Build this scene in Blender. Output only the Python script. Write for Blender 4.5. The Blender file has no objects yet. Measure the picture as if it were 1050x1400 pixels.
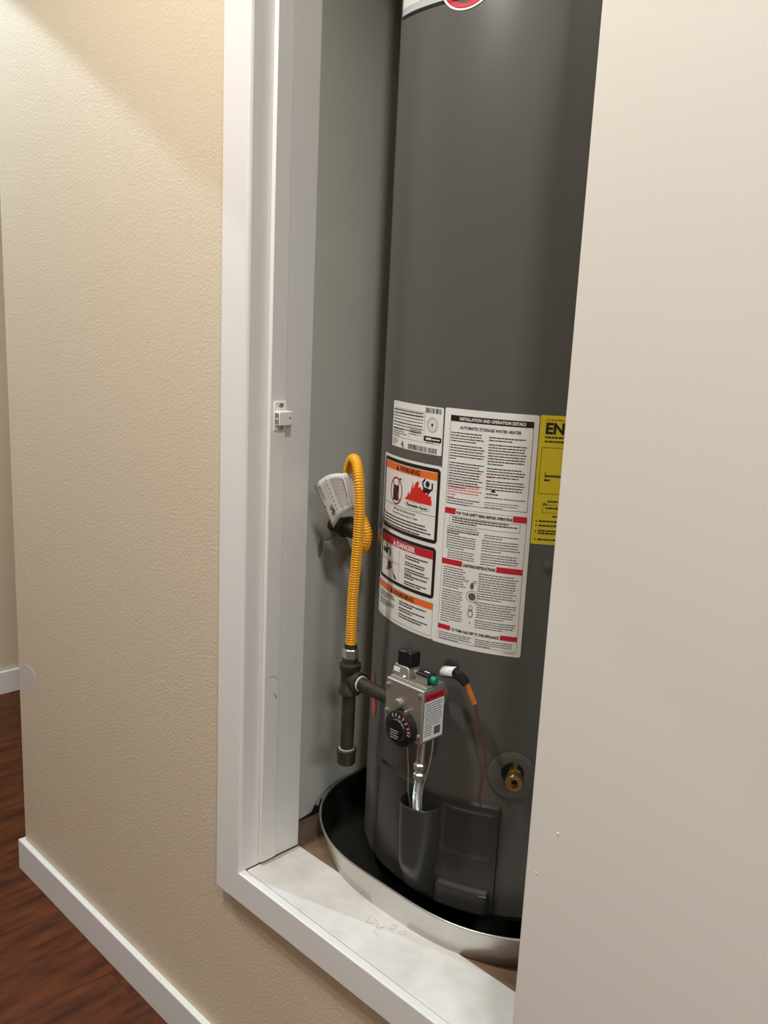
import bpy, bmesh, math, random
from mathutils import Vector, Matrix
random.seed(7)
SC = bpy.context.scene
COL = SC.collection

# ------------------------------------------------------------------ camera, light, exposure
FPX = 1230.74
YAW, PITCH, ROLL = math.radians(44.604), math.radians(11.902), math.radians(-2.711)
CAMH = 1.3344
cam_d = bpy.data.cameras.new('camera'); cam = bpy.data.objects.new('camera', cam_d); COL.objects.link(cam)
fw = Vector((-math.sin(YAW)*math.cos(PITCH), math.cos(YAW)*math.cos(PITCH), -math.sin(PITCH)))
rt = Vector((math.cos(YAW), math.sin(YAW), 0)); dn = fw.cross(rt)
r2 = rt*math.cos(ROLL)+dn*math.sin(ROLL); d2 = -rt*math.sin(ROLL)+dn*math.cos(ROLL)
m = Matrix((r2, -d2, -fw)).transposed().to_4x4(); m.translation = (0, 0, CAMH)
cam.matrix_world = m
cam_d.sensor_fit = 'VERTICAL'; cam_d.sensor_height = 36; cam_d.lens = 36*FPX/1400
cam_d.clip_start = .02
SC.camera = cam

w = bpy.data.worlds.new('world'); SC.world = w; w.use_nodes = True
w.node_tree.nodes['Background'].inputs[0].default_value = (1, 1, 1, 1)
w.node_tree.nodes['Background'].inputs[1].default_value = .01

LAMPS = [  # location, power, colour, cone (deg), blend, radius
    ((-2.75, .28, 2.555), 96, (.62, .81, 1), 116, .02, .022),
    ((-1.05, .13, 2.55), 89, (1, .982, .955), 165, .5, .06),
    ((.32, -.1, 2.55), 84, (.97, 1, 1), 165, .5, .08),
    ((2.0, -.95, 2.55), 188, (.8, .9, 1), 165, .5, .2),  # added wide lamp, stands in for soft light bounced from the room
]
for i, (loc, pw, c, cone, bl, rad) in enumerate(LAMPS):
    L = bpy.data.lights.new('downlight', 'SPOT'); L.energy = pw; L.color = c
    L.spot_size = math.radians(cone); L.spot_blend = bl; L.shadow_soft_size = rad
    o = bpy.data.objects.new('downlight', L); o.location = loc; COL.objects.link(o)

vs = SC.view_settings
vs.view_transform = 'Standard'; vs.look = 'None'; vs.gamma = 1; vs.use_curve_mapping = False
vs.exposure = 0.0

# ------------------------------------------------------------------ materials
def srgb(r, g, b):
    f = lambda c: (c/255/12.92) if c/255 <= .04045 else ((c/255+.055)/1.055)**2.4
    return (f(r), f(g), f(b), 1)
MATS = {}
def mat(name, col, rough=.5, metal=0, bump=0, bscale=200, var=0, vscale=4, col2=None, spec=.5, kind='noise', coat=0, emit=0, detail=3, bdist=.002, stretch=None, rnd=0):
    if name in MATS: return MATS[name]
    M = bpy.data.materials.new(name); M.use_nodes = True; MATS[name] = M
    N, K = M.node_tree.nodes, M.node_tree.links
    P = N['Principled BSDF']
    P.inputs['Base Color'].default_value = col
    P.inputs['Roughness'].default_value = rough; P.inputs['Metallic'].default_value = metal
    P.inputs['Specular IOR Level'].default_value = spec
    P.inputs['Coat Weight'].default_value = coat
    if emit:
        P.inputs['Emission Color'].default_value = col; P.inputs['Emission Strength'].default_value = emit
    tc = N.new('ShaderNodeTexCoord'); vec = tc.outputs['Object']
    if stretch:
        mp = N.new('ShaderNodeMapping'); mp.inputs['Scale'].default_value = stretch
        K.new(vec, mp.inputs['Vector']); vec = mp.outputs[0]
    if col2 is not None:
        n = N.new('ShaderNodeTexNoise'); n.inputs['Scale'].default_value = vscale; n.inputs['Detail'].default_value = 6
        n.inputs['Roughness'].default_value = .6
        K.new(vec, n.inputs['Vector'])
        r = N.new('ShaderNodeValToRGB'); r.color_ramp.elements[0].position = .5-var; r.color_ramp.elements[1].position = .5+var
        r.color_ramp.elements[0].color = col; r.color_ramp.elements[1].color = col2
        K.new(n.outputs['Fac'], r.inputs['Fac'])
        out = r.outputs[0]
        if rnd:
            oi = N.new('ShaderNodeObjectInfo'); h = N.new('ShaderNodeHueSaturation')
            mr = N.new('ShaderNodeMapRange'); mr.inputs['To Min'].default_value = 1-rnd; mr.inputs['To Max'].default_value = 1+rnd
            K.new(oi.outputs['Random'], mr.inputs['Value']); K.new(mr.outputs[0], h.inputs['Value'])
            K.new(out, h.inputs['Color']); out = h.outputs[0]
        K.new(out, P.inputs['Base Color'])
    if bump:
        b = N.new('ShaderNodeBump'); b.inputs['Strength'].default_value = bump; b.inputs['Distance'].default_value = bdist
        n = N.new('ShaderNodeTexNoise'); n.inputs['Scale'].default_value = bscale; n.inputs['Detail'].default_value = detail
        K.new(tc.outputs['Object'], n.inputs['Vector'])
        src = n.outputs['Fac']
        if kind == 'peel':   # orange-peel paint: smooth flats with raised blobs
            r = N.new('ShaderNodeValToRGB'); r.color_ramp.interpolation = 'EASE'
            r.color_ramp.elements[0].position = .46; r.color_ramp.elements[1].position = .74
            K.new(src, r.inputs['Fac']); src = r.outputs[0]
        K.new(src, b.inputs['Height']); K.new(b.outputs[0], P.inputs['Normal'])
    return M

WALL = mat('beige_wall_paint', srgb(220, 202, 174), .5, bump=.2, bscale=210, kind='peel', detail=4, bdist=.004)
CLOSETW = mat('closet_wall_paint', srgb(203, 199, 186), .75, bump=.25, bscale=60, col2=srgb(213, 209, 196), var=.3, vscale=3)
TRIM = mat('white_trim_paint', srgb(237, 233, 227), .38, bump=.05, bscale=30)
DOORM = mat('door_paint', srgb(233, 226, 213), .42, bump=.06, bscale=25)
SILLM = mat('worn_sill_paint', srgb(211, 203, 192), .5, col2=srgb(237, 234, 227), var=.16, vscale=9, bump=.15, bscale=40)
PLY = mat('stained_plywood', srgb(96, 72, 52), .8, col2=srgb(150, 124, 98), var=.22, vscale=9, bump=.3, bscale=60)
WOOD = mat('red_brown_laminate', srgb(56, 25, 8), .45, col2=srgb(104, 53, 22), var=.17, vscale=8, stretch=(4.2, 1, 1), spec=.25, bump=.05, bscale=60, rnd=.07)
GAP = mat('dark_floor_gap', srgb(42, 22, 13), .8)
CEIL = mat('ceiling_paint', srgb(235, 230, 222), .8)
PATCH = mat('spackle', srgb(206, 197, 190), .8)
JACKET = mat('grey_jacket_enamel', srgb(88, 87, 82), .33, bump=.03, bscale=14, spec=.5)
DARKP = mat('dark_grey_cover', srgb(56, 55, 51), .32)
BLACKP = mat('black_plastic', srgb(16, 16, 17), .4)
PAPER = mat('label_white', srgb(232, 230, 222), .45)
INK = mat('label_black_ink', srgb(22, 21, 22), .5)
GINK = mat('label_grey_ink', srgb(96, 94, 92), .5)
RINK = mat('label_red_ink', srgb(196, 28, 46), .5)
FRED = mat('label_flame_red', srgb(214, 36, 28), .5)
OINK = mat('label_orange_ink', srgb(236, 112, 34), .5)
YEL = mat('label_yellow', srgb(228, 204, 30), .45)
BLUE = mat('label_blue_ink', srgb(70, 110, 140), .5)
GREENI = mat('label_green_ink', srgb(60, 120, 60), .5)
HOSE = mat('yellow_hose_coating', srgb(236, 166, 22), .38)
IRON = mat('black_iron', srgb(58, 56, 52), .5, metal=.55, col2=srgb(84, 76, 66), var=.25, vscale=60, bump=.3, bscale=300)
ZINC = mat('zinc_plate', srgb(190, 190, 184), .35, metal=.9)
TAPE = mat('thread_sealant', srgb(214, 212, 200), .7)
STEEL = mat('valve_casting', srgb(172, 166, 154), .42, metal=.75, bump=.05, bscale=300)
BRASS = mat('brass', srgb(178, 148, 100), .3, metal=.95)
PANM = mat('galvanized_pan', srgb(214, 212, 207), .33, metal=.9, bump=.08, bscale=12)
PANIN = mat('pan_dark_inside', srgb(34, 33, 30), .33)  # near-black colour over the whole inside of the pan
WIRE = mat('steel_capillary', srgb(170, 168, 160), .4, metal=.7)
RWIRE = mat('red_wire', srgb(112, 46, 44), .5)
ORNG = mat('orange_sleeve', srgb(190, 112, 52), .5)
GRN = mat('green_button', srgb(0, 122, 92), .4)
REDSTREAK = mat('dull_red_streak', srgb(196, 92, 66), .5)
LATCHW = mat('catch_white_plastic', srgb(238, 236, 228), .4)
STAIN = mat('rust_stain', srgb(150, 143, 130), .85)
LENS = mat('lamp_lens', (1, .93, .82, 1), .5, emit=6)

# ------------------------------------------------------------------ mesh helpers
class MB:
    def __init__(s): s.v = []; s.f = []
    def add(s, vs, fs):
        o = len(s.v); s.v += [tuple(v) for v in vs]; s.f += [tuple(i+o for i in f) for f in fs]; return s
    def box(s, x0, x1, y0, y1, z0, z1):
        vs = [(x, y, z) for z in (z0, z1) for y in (y0, y1) for x in (x0, x1)]
        return s.add(vs, [(0, 2, 3, 1), (4, 5, 7, 6), (0, 1, 5, 4), (2, 6, 7, 3), (0, 4, 6, 2), (1, 3, 7, 5)])
    def prism(s, prof, fn, h0, h1):     # closed profile (ccw list of 2-tuples), fn(a, b, h) -> xyz
        n = len(prof); vs = [fn(a, b, h0) for a, b in prof]+[fn(a, b, h1) for a, b in prof]
        return s.add(vs, [(i, (i+1) % n, n+(i+1) % n, n+i) for i in range(n)]+[tuple(range(n-1, -1, -1)), tuple(range(n, 2*n))])
    def lathe(s, prof, org, ax=(0, 0, 1), n=24, cap=True):   # prof: (radius, along)
        ax = Vector(ax).normalized(); u = ax.orthogonal().normalized(); v = ax.cross(u); o = Vector(org)
        vs = []; fs = []
        for r, h in prof:
            for k in range(n):
                a = 2*math.pi*k/n; vs.append(o+ax*h+(u*math.cos(a)+v*math.sin(a))*r)
        for i in range(len(prof)-1):
            for k in range(n): fs.append((i*n+k, i*n+(k+1) % n, (i+1)*n+(k+1) % n, (i+1)*n+k))
        if cap:
            fs.append(tuple(range(n-1, -1, -1))); fs.append(tuple((len(prof)-1)*n+k for k in range(n)))
        return s.add(vs, fs)
    def cyl(s, p0, p1, r0, r1=None, n=20):
        p0 = Vector(p0); d = Vector(p1)-p0
        return s.lathe([(r0, 0), (r1 or r0, d.length)], p0, d, n)
    def tube(s, path, rad, n=12, cap=True):     # rad: number or f(i)
        P = [Vector(p) for p in path]; N = len(P); vs = []; fs = []
        t = (P[1]-P[0]).normalized(); u = t.orthogonal().normalized()
        for i in range(N):
            t = (P[min(i+1, N-1)]-P[max(i-1, 0)]).normalized()
            u = (u-t*u.dot(t)).normalized(); v = t.cross(u); r = rad(i) if callable(rad) else rad
            for k in range(n):
                a = 2*math.pi*k/n; vs.append(P[i]+(u*math.cos(a)+v*math.sin(a))*r)
        for i in range(N-1):
            for k in range(n): fs.append((i*n+k, i*n+(k+1) % n, (i+1)*n+(k+1) % n, (i+1)*n+k))
        if cap: fs.append(tuple(range(n-1, -1, -1))); fs.append(tuple((N-1)*n+k for k in range(n)))
        return s.add(vs, fs)
    def grid(s, fn, us, vs_):
        vs = [fn(a, b) for b in vs_ for a in us]; n = len(us)
        return s.add(vs, [(j*n+i, j*n+i+1, (j+1)*n+i+1, (j+1)*n+i) for j in range(len(vs_)-1) for i in range(n-1)])
    def build(s, name, material, parent=None, smooth=False, bevel=0, angle=40, seg=2, solid=0, fix=True):
        org = Vector((0, 0, 0)); p = parent
        while p is not None: org += p.location; p = p.parent
        me = bpy.data.meshes.new(name)
        me.from_pydata([tuple(Vector(v)-org) for v in s.v], [], s.f)
        if fix:
            bm = bmesh.new(); bm.from_mesh(me); bmesh.ops.recalc_face_normals(bm, faces=bm.faces); bm.to_mesh(me); bm.free()
        me.materials.append(material)
        stuff = any(k in name for k in ('print', 'ruled_lines', 'barcode', 'diagram', 'marking', 'printed', 'red_text'))
        o = bpy.data.objects.new(name, me); COL.objects.link(o)
        if parent: o.parent = parent
        if stuff: o['kind'] = 'stuff'
        if solid:
            mo = o.modifiers.new('solid', 'SOLIDIFY'); mo.thickness = solid; mo.offset = -1
        if bevel:
            mo = o.modifiers.new('bevel', 'BEVEL'); mo.width = bevel; mo.segments = seg; mo.limit_method = 'ANGLE'; mo.angle_limit = math.radians(35)
            smooth = True
        if smooth:
            for pl in me.polygons: pl.use_smooth = True
            if hasattr(me, 'set_sharp_from_angle'): me.set_sharp_from_angle(angle=math.radians(angle))
        return o
def box(name, a, material, parent=None, bevel=0): return MB().box(*a).build(name, material, parent, bevel=bevel)
def empty(name, loc, label, cat, group=None):
    o = bpy.data.objects.new(name, None); o.empty_display_size = .05; o.location = loc; COL.objects.link(o)
    return tag(o, label, cat, group)
def tag(o, label, cat, group=None):
    o['label'] = label; o['category'] = cat
    if group: o['group'] = group
    return o
def struct(o, label=None):
    o['kind'] = 'structure'
    if label: o['label'] = label
    return o
def lin(a, b, n): return [a+(b-a)*i/n for i in range(n+1)]
def catmull(pts, step):
    P = [Vector(p) for p in pts]; P = [P[0]*2-P[1]]+P+[P[-1]*2-P[-2]]; out = []
    for i in range(1, len(P)-2):
        a, b, c, d = P[i-1:i+3]; n = max(2, int((c-b).length/.002))
        for k in range(n):
            t = k/n; out.append(.5*((2*b)+(c-a)*t+(2*a-5*b+4*c-d)*t*t+(3*b-a-3*c+d)*t**3))
    out.append(P[-2])
    res = [out[0]]; acc = 0      # resample at equal steps
    for i in range(1, len(out)):
        seg = (out[i]-out[i-1]).length
        while acc+seg >= step:
            f = (step-acc)/seg; q = out[i-1].lerp(out[i], f); res.append(q); out[i-1] = q; seg = (out[i]-q).length; acc = 0
        acc += seg
    return res
_TX = {}
def text_geo(s, size, off=0.0, sx=1.0):
    key = (s, off)
    if key not in _TX:
        cu = bpy.data.curves.new('t', 'FONT'); cu.body = s; cu.size = 1; cu.offset = off; cu.resolution_u = 2
        ob = bpy.data.objects.new('t', cu); COL.objects.link(ob)
        dg = bpy.context.evaluated_depsgraph_get(); me = ob.evaluated_get(dg).to_mesh()
        _TX[key] = ([tuple(v.co[:2]) for v in me.vertices], [tuple(p.vertices) for p in me.polygons])
        ob.evaluated_get(dg).to_mesh_clear(); bpy.data.objects.remove(ob); bpy.data.curves.remove(cu)
    v, f = _TX[key]
    return [(x*size*sx, y*size) for x, y in v], f

# ------------------------------------------------------------------ the setting
XL, XR = -1.0785, -.490            # clear opening between the jambs
YW, YB = .81, .92                  # hall face of the wall, back of the jamb
YC = .7938                         # front of the casing
ZS, ZH = .4385, 2.02               # platform level, head of the opening
XCOR, XFAR = -1.957, -3.003
CW, CWZ = .0645, .0545
wl = MB().box(XCOR, XL-.018, YW, YB, 0, 2.57).box(XL-.018, XR+.018, YW, YB, 0, ZS-.03).box(XL-.018, XR+.018, YW, YB, ZH+.018, 2.57).box(XR+.018, 4.2, YW, YB, 0, 2.57)
struct(wl.build('wall_hall', WALL, fix=True), 'beige textured hallway wall around the closet opening')
struct(box('wall_return', (XCOR, XCOR+.11, YB, 2.6, 0, 2.57), WALL))
struct(box('wall_far', (XFAR-.1, XFAR, -3.1, 2.7, 0, 2.57), WALL), 'beige wall beyond the corner of the hallway')
struct(box('wall_near', (XFAR, 4.2, -3.1, -3.0, 0, 2.57), WALL))
struct(box('wall_right', (4.2, 4.3, -3.1, YW, 0, 2.57), WALL))
struct(box('wall_back', (XFAR, XCOR+.11, 2.6, 2.7, 0, 2.57), WALL))
CX0, CX1, CYB = -1.14, -.478, 1.52
cl = struct(box('wall_closet_left', (CX0-.1, CX0, YB, CYB+.1, ZS-.02, 2.57), CLOSETW), 'dim grey side wall inside the closet')
struct(box('wall_closet_right', (CX1, CX1+.1, YB, CYB+.1, ZS-.02, 2.57), CLOSETW))
struct(box('wall_closet_back', (CX0, CX1, CYB, CYB+.1, ZS-.02, 2.57), CLOSETW))
ce = struct(box('ceiling', (XFAR-.1, 4.3, -3.1, 2.7, 2.57, 2.65), CEIL))
for loc, *_ in LAMPS:  # the last trim and lens belong to the added bounce lamp
    MB().lathe([(.055, 2.568), (.09, 2.568), (.088, 2.562), (.058, 2.56)], (loc[0], loc[1], 0), n=32, cap=False).build('light_trim', TRIM, ce, smooth=True)
    MB().lathe([(.001, 2.567), (.056, 2.567)], (loc[0], loc[1], 0), n=32, cap=False).build('light_lens', LENS, ce)
# hardwood-look laminate: one plank, copied
fl = struct(box('floor', (XFAR-.1, 4.3, -3.1, 2.7, -.05, -.003), GAP), 'red-brown wood laminate floor')
PWD, PLN = .125, 1.05
pk = MB().box(.00025, PWD-.00025, .00025, PLN-.00025, -.0029, 0).build('plank', WOOD, fl, bevel=0)
first = True
for i in range(int((4.2-XFAR)/PWD)+1):
    x = XFAR+i*PWD; y = -3.0-((i*.37) % 1.0)*PLN*.9
    while y < 2.6:
        if not (x > XCOR+.25 and y > .95):
            o = pk if first else pk.copy()
            if not first: COL.objects.link(o)
            o.parent = fl; o.location = (x, y, 0); first = False
        y += PLN
# closet platform
struct(box('floor_closet', (CX0, CX1, YB, CYB, ZS-.03, ZS-.004), PLY), 'stained brown plywood closet floor')
# trim: casing, mitred at the corners
c = .0022   # eased inner edge
def vcase(name, xo, xi):
    zo0, zi0, zi1, zo1 = ZS-CWZ, ZS, ZH, ZH+CW
    sg = 1 if xi > xo else -1
    prof = [(xo, YW), (xo, YC+c), (xo+sg*c, YC), (xi-sg*.0052, YC), (xi-sg*.0030, YC+.0007), (xi-sg*.0013, YC+.0022), (xi, YC+.0055), (xi, YW)]
    def z(x, top): t = (x-xo)/(xi-xo); return zo1+(zi1-zo1)*t if top else zo0+(zi0-zo0)*t
    n = len(prof); vs = [(x, y, z(x, 0)) for x, y in prof]+[(x, y, z(x, 1)) for x, y in prof]
    return struct(MB().add(vs, [(i, (i+1) % n, n+(i+1) % n, n+i) for i in range(n)]+[tuple(range(n)), tuple(range(n, 2*n))]).build(name, TRIM, smooth=False))
def hcase(name, zo, zi):
    xo0, xi0, xi1, xo1 = XL-CW, XL, XR, XR+CW
    sg = 1 if zi > zo else -1
    prof = [(YW, zo), (YC+c, zo), (YC, zo+sg*c), (YC, zi-sg*.0022), (YC+.0005, zi-sg*.0008), (YC+.0018, zi), (.8068, zi), (.8068, zi-sg*.026), (YW, zi-sg*.026)]
    def x(z, r): t = (z-zo)/(zi-zo); return xo1+(xi1-xo1)*t if r else xo0+(xi0-xo0)*t
    n = len(prof); vs = [(x(z, 0), y, z) for y, z in prof]+[(x(z, 1), y, z) for y, z in prof]
    return struct(MB().add(vs, [(i, (i+1) % n, n+(i+1) % n, n+i) for i in range(n)]+[tuple(range(n)), tuple(range(n, 2*n))]).build(name, TRIM, smooth=False))
vcase('trim_1', XL-CW, XL)['label'] = 'tall white casing board beside the closet opening'
hcase('trim_2', ZS-CWZ, ZS)['label'] = 'white casing board along the foot of the closet opening'
vcase('trim_3', XR+CW, XR); hcase('trim_4', ZH+CW, ZH)
# jambs, stop, sill, head
struct(box('trim_5', (XL-.018, XL-.0004, YC+.0085, YB, ZS, ZH+.018), TRIM, bevel=.0008), 'white door jamb board facing the water heater')
struct(box('trim_6', (XR, XR+.018, YW-.002, YB, ZS, ZH+.018), TRIM, bevel=.0008))
struct(box('trim_7', (XL, XR, YW-.002, YB, ZH, ZH+.018), TRIM, bevel=.0008))
XST = XL+.0085
struct(box('trim_8', (XL, XST, .8335, .863, ZS+.006, ZH), TRIM, bevel=.0012), 'narrow white door stop strip on the jamb')
struct(box('sill_closet', (XL, XR, .8100, YB+.001, ZS-.03, ZS-.0012), SILLM, bevel=.0012), 'worn white painted sill board in front of the drain pan')
# baseboards
BH, BT = .0762, .013
struct(box('baseboard_hall', (XCOR-BT, 4.2, YW-BT, YW, 0, BH), TRIM, bevel=.001), 'white baseboard at the foot of the hallway wall')
struct(box('baseboard_return', (XCOR-BT, XCOR, YW, 2.6, 0, BH), TRIM, bevel=.001))
struct(box('baseboard_far', (XFAR, XFAR+BT, -3.0, 2.6, 0, .080), TRIM, bevel=.001), 'white baseboard on the far wall')
# spackle patch at the wall corner (flat repair, slightly proud)
def blob(cx, cz, rx, rz, n=28, y=YW-.0006, seed=1):
    rr = random.Random(seed); ph = [rr.uniform(0, 6.28) for _ in range(4)]
    pts = []
    for k in range(n):
        a = 2*math.pi*k/n; f = 1+.10*math.sin(2*a+ph[0])+.07*math.sin(3*a+ph[1])+.05*math.sin(5*a+ph[2])
        pts.append((max(cx+rx*f*math.cos(a), XCOR+.001), cz+rz*f*math.sin(a)))
    return MB().prism(pts, lambda a, b, h: (a, h, b), YW, y)
tag(blob(XCOR+.044, .503, .040, .036).build('spackle_patch', PATCH), 'pale grey spackle patch on the wall corner', 'patch')
# the closet door, swung right round against the hall wall
DX0, DX1, DY0, DY1 = XR, XR+.583, .740, .775
dr = struct(box('door_1', (DX0, DX1, DY0, DY1, ZS+.008, ZH-.003), DOORM, bevel=.0012), 'plain cream closet door swung open over the wall')
for zz in (.72, 1.85):
    h = MB().cyl((DX0-.001, DY1+.004, zz-.038), (DX0-.001, DY1+.004, zz+.038), .0045)
    h.box(DX0, DX0+.03, DY1, DY1+.002, zz-.038, zz+.038)
    h.build('hinge', ZINC, dr, smooth=True)

# ------------------------------------------------------------------ the drain pan
HX, HY, HR = -.825, 1.17, .2427
ZF = ZS-.004
PRT, PRB, PH, PX, PY = .308, .2935, .0605, -.842, 1.187
pan = empty('drain_pan', (HX, HY, ZF), 'shiny round metal drain pan with dark inside under the heater', 'drain pan')
def wob(a): return -.0132*math.cos(4*a)+.0008*math.sin(9*a)   # knocked out of round
def pan_ring(r, z, n, wb=1, wz=0):
    return [(PX+(r+wb*wob(2*math.pi*k/n))*math.cos(2*math.pi*k/n), PY+(r+wb*wob(2*math.pi*k/n))*math.sin(2*math.pi*k/n), ZF+z+wz*math.sin(14*math.pi*k/n)) for k in range(n)]
def rings(mb, rs, n):
    vs = [p for r in rs for p in r]
    return mb.add(vs, [(i*n+k, i*n+(k+1) % n, (i+1)*n+(k+1) % n, (i+1)*n+k) for i in range(len(rs)-1) for k in range(n)])
N = 160
rings(MB(), [pan_ring(PRB-.004, .0006, N, .85), pan_ring(PRB, .002, N, .85), pan_ring(PRB+.006, .03, N, .92), pan_ring(PRT-.0012, PH-.004, N, 1, .0006)], N).build('outer_wall', PANM, pan, smooth=True, angle=60)
rings(MB(), [pan_ring(PRT-.0012, PH-.004, N, 1, .0006), pan_ring(PRT+.0012, PH-.003, N, 1, .0006), pan_ring(PRT+.0016, PH-.001, N, 1, .0006), pan_ring(PRT, PH, N, 1, .0006), pan_ring(PRT-.0022, PH-.0008, N, 1, .0006), pan_ring(PRT-.0026, PH-.004, N, 1, .0006)], N).build('rolled_rim', PANM, pan, smooth=True, angle=80)
rings(MB(), [pan_ring(PRT-.0026, PH-.004, N, 1, .0006), pan_ring(PRB+.002, .03, N, .92), pan_ring(PRB-.003, .003, N, .85), pan_ring(PRB-.006, .0016, N, .85), pan_ring(.001, .0016, N, 0)], N).build('inner_faces', PANIN, pan, smooth=True, angle=60)

# ------------------------------------------------------------------ the water heater
ZHB = .488
wh = empty('water_heater', (HX, HY, ZF+.0016), 'tall grey cylindrical gas water heater covered in warning labels', 'water heater')
def HP(th, z, off=0):
    a = math.radians(th); return (HX+(HR+off)*math.sin(a), HY-(HR+off)*math.cos(a), z)
def HS(s, z, off=0): return HP(math.degrees(s/HR), z, off)
NS = 288
jk = MB()
prof = [(HR-.02, ZHB), (HR-.003, ZHB), (HR, ZHB+.003), (HR, 1.0), (HR, 1.5), (HR, 1.905), (HR-.004, 1.915), (HR-.02, 1.925), (.06, 1.945), (.002, 1.945)]
jk.lathe([(r, z) for r, z in prof], (HX, HY, 0), n=NS, cap=False).build('jacket', JACKET, wh, smooth=True, angle=30)
MB().lathe([(.002, ZHB+.004), (HR-.006, ZHB+.004), (HR-.012, ZHB-.012), (HR-.04, ZHB-.014), (.002, ZHB-.014)], (HX, HY, 0), n=96, cap=False).build('base_ring', DARKP, wh, smooth=True)
for th in (33, 153, 273):
    a = math.radians(th); cx, cy = HX+(HR-.035)*math.sin(a), HY-(HR-.035)*math.cos(a)
    MB().lathe([(.03, ZF+.0018), (.026, ZF+.02), (.024, ZHB-.008)], (cx, cy, 0), n=16).build('leg', DARKP, wh, smooth=True)
fl_ = MB().lathe([(.05, 1.94), (.05, 2.2)], (HX, HY, 0), n=32, cap=False).build('flue_pipe', ZINC, wh, smooth=True)
for sx in (-1, 1):
    MB().cyl((HX+sx*.1, HY, 1.93), (HX+sx*.1, HY, 2.25), .011).build('water_pipe', BRASS, wh, smooth=True)

# --- labels: flat print wrapped on the jacket
class Decal(MB):
    def __init__(s, off): MB.__init__(s); s.off = off
    def P(s, a, z): return HS(a, z, s.off)
    def rect(s, a0, a1, z0, z1, k=.006):
        n = max(1, int(abs(a1-a0)/k)+1)
        return s.grid(lambda a, z: s.P(a, z), lin(a0, a1, n), [z0, z1])
    def poly(s, pts): return s.add([s.P(*p) for p in pts], [tuple(range(len(pts)))])
    def strip(s, pts, wd):
        for (a, b), (c_, d) in zip(pts, pts[1:]):
            L = math.hypot(c_-a, d-b) or 1; nx, nz = -(d-b)/L*wd/2, (c_-a)/L*wd/2
            n = max(1, int(L/.006)+1)
            for i in range(n):
                t0, t1 = i/n, (i+1)/n
                p0 = (a+(c_-a)*t0, b+(d-b)*t0); p1 = (a+(c_-a)*t1, b+(d-b)*t1)
                s.poly([(p0[0]-nx, p0[1]-nz), (p1[0]-nx, p1[1]-nz), (p1[0]+nx, p1[1]+nz), (p0[0]+nx, p0[1]+nz)])
        return s
    def frame(s, a0, a1, z0, z1, wd): return s.rect(a0, a1, z1-wd, z1).rect(a0, a1, z0, z0+wd).rect(a0, a0+wd, z0+wd, z1-wd).rect(a1-wd, a1, z0+wd, z1-wd)
    def rframe(s, a0, a1, z0, z1, wd, r=.006):
        def rr(a0, a1, z0, z1, r):
            out = []
            for cx, cz, st in ((a1-r, z1-r, 0), (a0+r, z1-r, 90), (a0+r, z0+r, 180), (a1-r, z0+r, 270)):
                out += [(cx+r*math.cos(math.radians(st+t)), cz+r*math.sin(math.radians(st+t))) for t in (0, 22.5, 45, 67.5, 90)]
                if st in (0, 180):   # subdivide the long horizontal runs
                    x0, x1 = (a1-r, a0+r) if st == 0 else (a0+r, a1-r)
                    zz = z1 if st == 0 else z0
                    out += [(x0+(x1-x0)*i/20, zz) for i in range(1, 20)]
            return out
        A = rr(a0, a1, z0, z1, r); B = rr(a0+wd, a1-wd, z0+wd, z1-wd, max(.0006, r-wd)); n = len(A)
        return s.add([s.P(*p) for p in A+B], [(i, (i+1) % n, n+(i+1) % n, n+i) for i in range(n)])
    def disc(s, a, z, ra, rz, n=28): return s.poly([(a+ra*math.cos(2*math.pi*k/n), z+rz*math.sin(2*math.pi*k/n)) for k in range(n)])
    def ring(s, a, z, ra, rz, wd, n=32):
        A = [(a+ra*math.cos(2*math.pi*k/n), z+rz*math.sin(2*math.pi*k/n)) for k in range(n)]
        B = [(a+(ra-wd)*math.cos(2*math.pi*k/n), z+(rz-wd)*math.sin(2*math.pi*k/n)) for k in range(n)]
        return s.add([s.P(*p) for p in A+B], [(i, (i+1) % n, n+(i+1) % n, n+i) for i in range(n)])
    def text(s, t, a, z, size, wid=None, bold=0.0, align='C'):
        v, f = text_geo(t, size, bold); x0 = min(p[0] for p in v); x1 = max(p[0] for p in v)
        k = (wid/(x1-x0)) if wid else 1; W = (x1-x0)*k
        st = a-W/2 if align == 'C' else a
        return s.add([s.P(st+(x-x0)*k, z+y) for x, y in v], f)
    def para(s, a0, a1, ztop, n, lh, th=.0011, last=.6, seed=0, dens=.9):
        R = random.Random(seed)
        for i in range(n):
            z = ztop-i*lh; a = a0; end = a0+(a1-a0)*(last if i == n-1 else R.uniform(dens-.04, 1.0))
            while a < end-.001:
                L = min(R.uniform(.0016, .0062), end-a); s.add([s.P(a, z-th), s.P(a+L, z-th), s.P(a+L, z), s.P(a, z)], [(0, 1, 2, 3)]); a += L+.0007
        return s
    def bars(s, a0, a1, z0, z1, seed=3):
        R = random.Random(seed); a = a0
        while a < a1:
            w_ = R.choice((.0005, .0009, .0014)); s.add([s.P(a, z0), s.P(a+w_, z0), s.P(a+w_, z1), s.P(a, z1)], [(0, 1, 2, 3)]); a += w_+R.choice((.0005, .0007, .0011))
        return s
S0, S1, S2 = .0004, .0006, .0008
def rsheet(a0, a1, z0, z1, r=.003):
    d = Decal(S0); n = 28; us = lin(a0, a1, n)
    d.rect(a0+r, a1-r, z0, z1); d.rect(a0, a0+r, z0+r, z1-r); d.rect(a1-r, a1, z0+r, z1-r)
    for cx, cz, st in ((a1-r, z1-r, 0), (a0+r, z1-r, 90), (a0+r, z0+r, 180), (a1-r, z0+r, 270)):
        d.poly([(cx, cz)]+[(cx+r*math.cos(math.radians(st+t)), cz+r*math.sin(math.radians(st+t))) for t in (0, 30, 60, 90)])
    return d
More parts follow.
